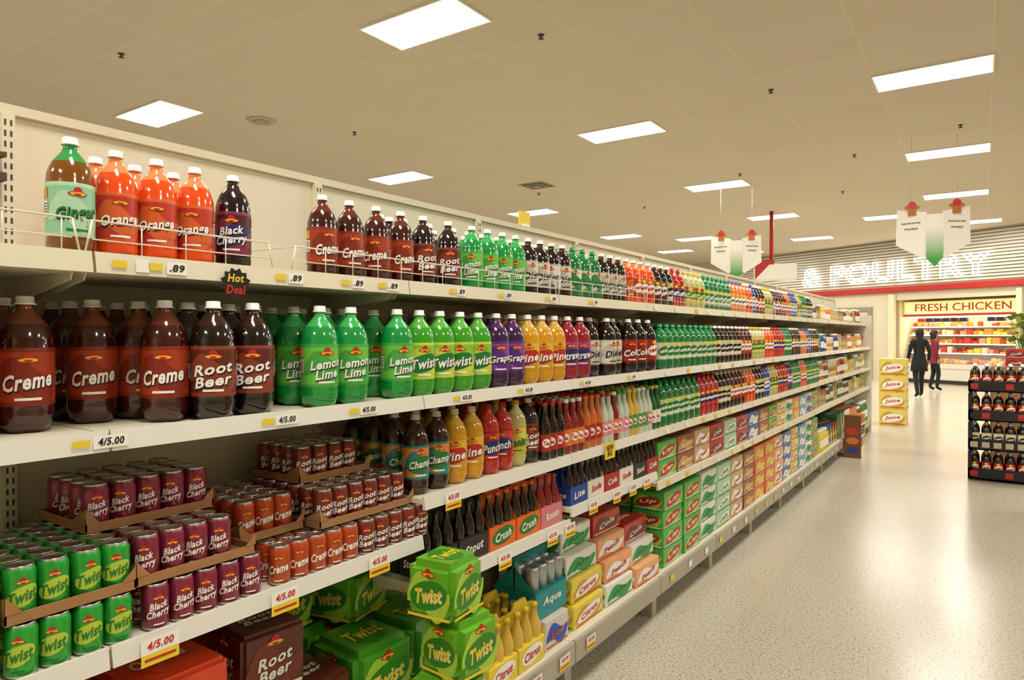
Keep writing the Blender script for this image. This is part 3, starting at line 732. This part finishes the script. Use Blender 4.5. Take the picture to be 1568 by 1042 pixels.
# ---------------------------------------------------------------- people
def skin(name,verts,edges,rad,root,mats,assign,parent,sub=2,loc=(0,0,0)):
    me=bpy.data.meshes.new(name); me.from_pydata(verts,edges,[]); ob=bpy.data.objects.new(name,me); COL.objects.link(ob)
    bm=bmesh.new(); bm.from_mesh(me); lay=bm.verts.layers.skin.verify(); bm.verts.ensure_lookup_table()
    for i,v in enumerate(bm.verts):
        v[lay].radius=rad[i]; v[lay].use_root=(i==root)
    bm.to_mesh(me); bm.free()
    ob.modifiers.new('s','SKIN').use_smooth_shade=True
    m=ob.modifiers.new('u','SUBSURF'); m.levels=sub; m.render_levels=sub
    dg=bpy.context.evaluated_depsgraph_get(); me2=bpy.data.meshes.new_from_object(ob.evaluated_get(dg))
    bpy.data.objects.remove(ob)
    me2.materials.clear()
    for k in mats: me2.materials.append(MATS[k])
    for p in me2.polygons: p.use_smooth=True; p.material_index=assign(p.center)
    o=bpy.data.objects.new(name,me2); COL.objects.link(o); o.parent=parent; o.location=loc; return o
M('skin_tone','#c08a68',.5); M('hair_black','#14100e',.45,noise=.2,nscale=60); M('coat_black','#131216',.8,noise=.2,nscale=30); M('coat_maroon','#7a1a2c',.8,noise=.15,nscale=30)
M('trouser_dark','#16161c',.8); M('shoe_black','#0e0c0c',.4); M('eye_white','#e8e4de',.3); M('lip_tone','#9a4a40',.5)
def person(loc,rz,coat,H=1.72,stride=.14,coatlen=.72):
    p=empty('shopper_person',loc,rz); k=H/1.72
    V=[(0,0,.96),(0,0,1.10),(0,.01,1.27),(0,0,1.42),(0,.01,1.52)]
    E=[(0,1),(1,2),(2,3),(3,4)]; R=[(.14,.10),(.125,.09),(.15,.10),(.09,.065),(.05,.05)]
    for s in (-1,1):
        b=len(V); st=stride*s
        V+=[(s*.16,0,1.41),(s*.215,-.02-st*.3,1.14),(s*.205,.07-st*.7,.92)]; E+=[(3,b),(b,b+1),(b+1,b+2)]; R+=[(.062,.06),(.048,.048),(.036,.036)]
        V+=[(s*.09,0,.88),(s*.095,.04+st*.6,.5),(s*.095,st-.03,.10),(s*.105,st+.10,.045)]; E+=[(0,b+3),(b+3,b+4),(b+4,b+5),(b+5,b+6)]; R+=[(.09,.09),(.062,.062),(.042,.042),(.042,.03)]
    V=[(x*k,y*k,z*k) for x,y,z in V]
    skin('body',V,E,[(a*k,b*k) for a,b in R],0,[coat,'trouser_dark','shoe_black','skin_tone'],lambda c:2 if c.z<.1*k else (3 if c.z>1.47*k else (0 if (c.z>.84*k or abs(c.x)>.17*k) else 1)),p)
    t=T(); n=24; v=[];rings=[(.99,.150,.115),(.9,.172,.13),(.8,.185,.14),(coatlen,.195,.15),(coatlen,.18,.135)]
    for z,a,b in rings:
        for i in range(n): q=2*math.pi*i/n; v.append((a*k*math.cos(q),b*k*math.sin(q)*(1+.04*math.sin(5*q)),z*k))
    f=[(r*n+i,(r+1)*n+i,(r+1)*n+(i+1)%n,r*n+(i+1)%n) for r in range(4) for i in range(n)]; t.add(v,f,coat,True)
    lathe(t,[(.075*k,1.43*k),(.07*k,1.5*k),(.06*k,1.5*k)],coat,16)
    one('coat_skirt',t,parent=p)
    t=T(); v=[];f=[];nr=14;ns=20
    hz=1.615*k
    for r in range(nr+1):
        th=math.pi*r/nr
        for i in range(ns):
            q=2*math.pi*i/ns; x=.076*math.sin(th)*math.cos(q); y=.094*math.sin(th)*math.sin(q); z=.115*math.cos(th)
            if z<0: x*=1+z*2.2; y*=1+z*1.2
            if y>.07 and abs(x)<.022 and -.035<z<.01: y+=.02
            v.append((x*k,y*k,hz+z*k))
    for r in range(nr):
        for i in range(ns): f.append((r*ns+i,(r+1)*ns+i,(r+1)*ns+(i+1)%ns,r*ns+(i+1)%ns))
    t.add(v,f,'skin_tone',True)
    for s in (-1,1):
        lathe(t,[(.004,-.006),(.010,0),(.004,.006)],'eye_white',8,cx=s*.03*k,cy=.084*k,cz=hz+.004)
        lathe(t,[(.002,-.004),(.005,0),(.002,.004)],'hair_black',8,cx=s*.03*k,cy=.092*k,cz=hz+.004)
        lathe(t,[(.004,-.03),(.014,-.01),(.016,.012),(.006,.026)],'skin_tone',8,cx=s*.077*k,cy=0,cz=hz)
    t.add([(-.024*k,.082*k,hz-.055*k),(0,.09*k,hz-.061*k),(.024*k,.082*k,hz-.055*k),(0,.09*k,hz-.050*k)],[(0,1,2,3)],'lip_tone')
    one('head',t,parent=p)
    t=T(); v=[];f=[]
    for r in range(nr+1):
        th=math.pi*r/nr
        for i in range(ns):
            q=2*math.pi*i/ns; x=.092*math.sin(th)*math.cos(q); y=.105*math.sin(th)*math.sin(q)-.018; z=.125*math.cos(th)+.012
            if z<0: z*=2.0; x*=1.05; y=min(y,.01)
            elif y>.05: y=min(y,.05+z*.35)
            v.append((x*k,y*k,hz+z*k))
    for r in range(nr):
        for i in range(ns): f.append((r*ns+i,(r+1)*ns+i,(r+1)*ns+(i+1)%ns,r*ns+(i+1)%ns))
    t.add(v,f,'hair_black',True); one('hair',t,parent=p)
    for s in (-1,1):
        st=stride*s; w=((s*.205)*k,(.07-st*.7)*k,.92*k)
        HV=[(0,0,.01),(0,.006,-.03),(0,.012,-.07)];HE=[(0,1),(1,2)];HR=[(.017,.02),(.016,.03),(.013,.032)]
        for j,(oy,ln) in enumerate(((-.026,.055),(-.009,.068),(.009,.072),(.026,.062))):
            b=len(HV); HV+=[(0,.012+oy,-.085),(-s*.012,.014+oy,-.085-ln*.5),(-s*.026,.016+oy,-.085-ln*.95)]; HE+=[(2,b),(b,b+1),(b+1,b+2)]; HR+=[(.0085,.0085),(.008,.008),(.0065,.0065)]
        b=len(HV); HV+=[(-s*.008,.038,-.045),(-s*.016,.05,-.075)];HE+=[(1,b),(b,b+1)];HR+=[(.010,.010),(.008,.008)]
        skin('hand',HV,HE,HR,0,['skin_tone'],lambda c:0,p,1,w)
    return p
person((-1.32,20.0,0),math.radians(25),'coat_black',1.74,.13,.66)
person((-1.12,22.6,0),math.radians(-70),'coat_maroon',1.70,.06,.78)

# ---------------------------------------------------------------- world, camera, view
w=bpy.data.worlds.new('World'); SC.world=w; w.use_nodes=True
w.node_tree.nodes['Background'].inputs['Color'].default_value=(1,.95,.85,1); w.node_tree.nodes['Background'].inputs['Strength'].default_value=.1
cd=bpy.data.cameras.new('camera'); cam=bpy.data.objects.new('camera',cd); COL.objects.link(cam)
cd.sensor_width=36; cd.lens=24; cd.clip_start=.05; cd.clip_end=100
cam.location=(0,0,1.6); cam.rotation_euler=(math.radians(90-.49),0,math.radians(34.6))
SC.camera=cam
SC.view_settings.view_transform='Standard'
SC.view_settings.look='None'
SC.view_settings.exposure=0
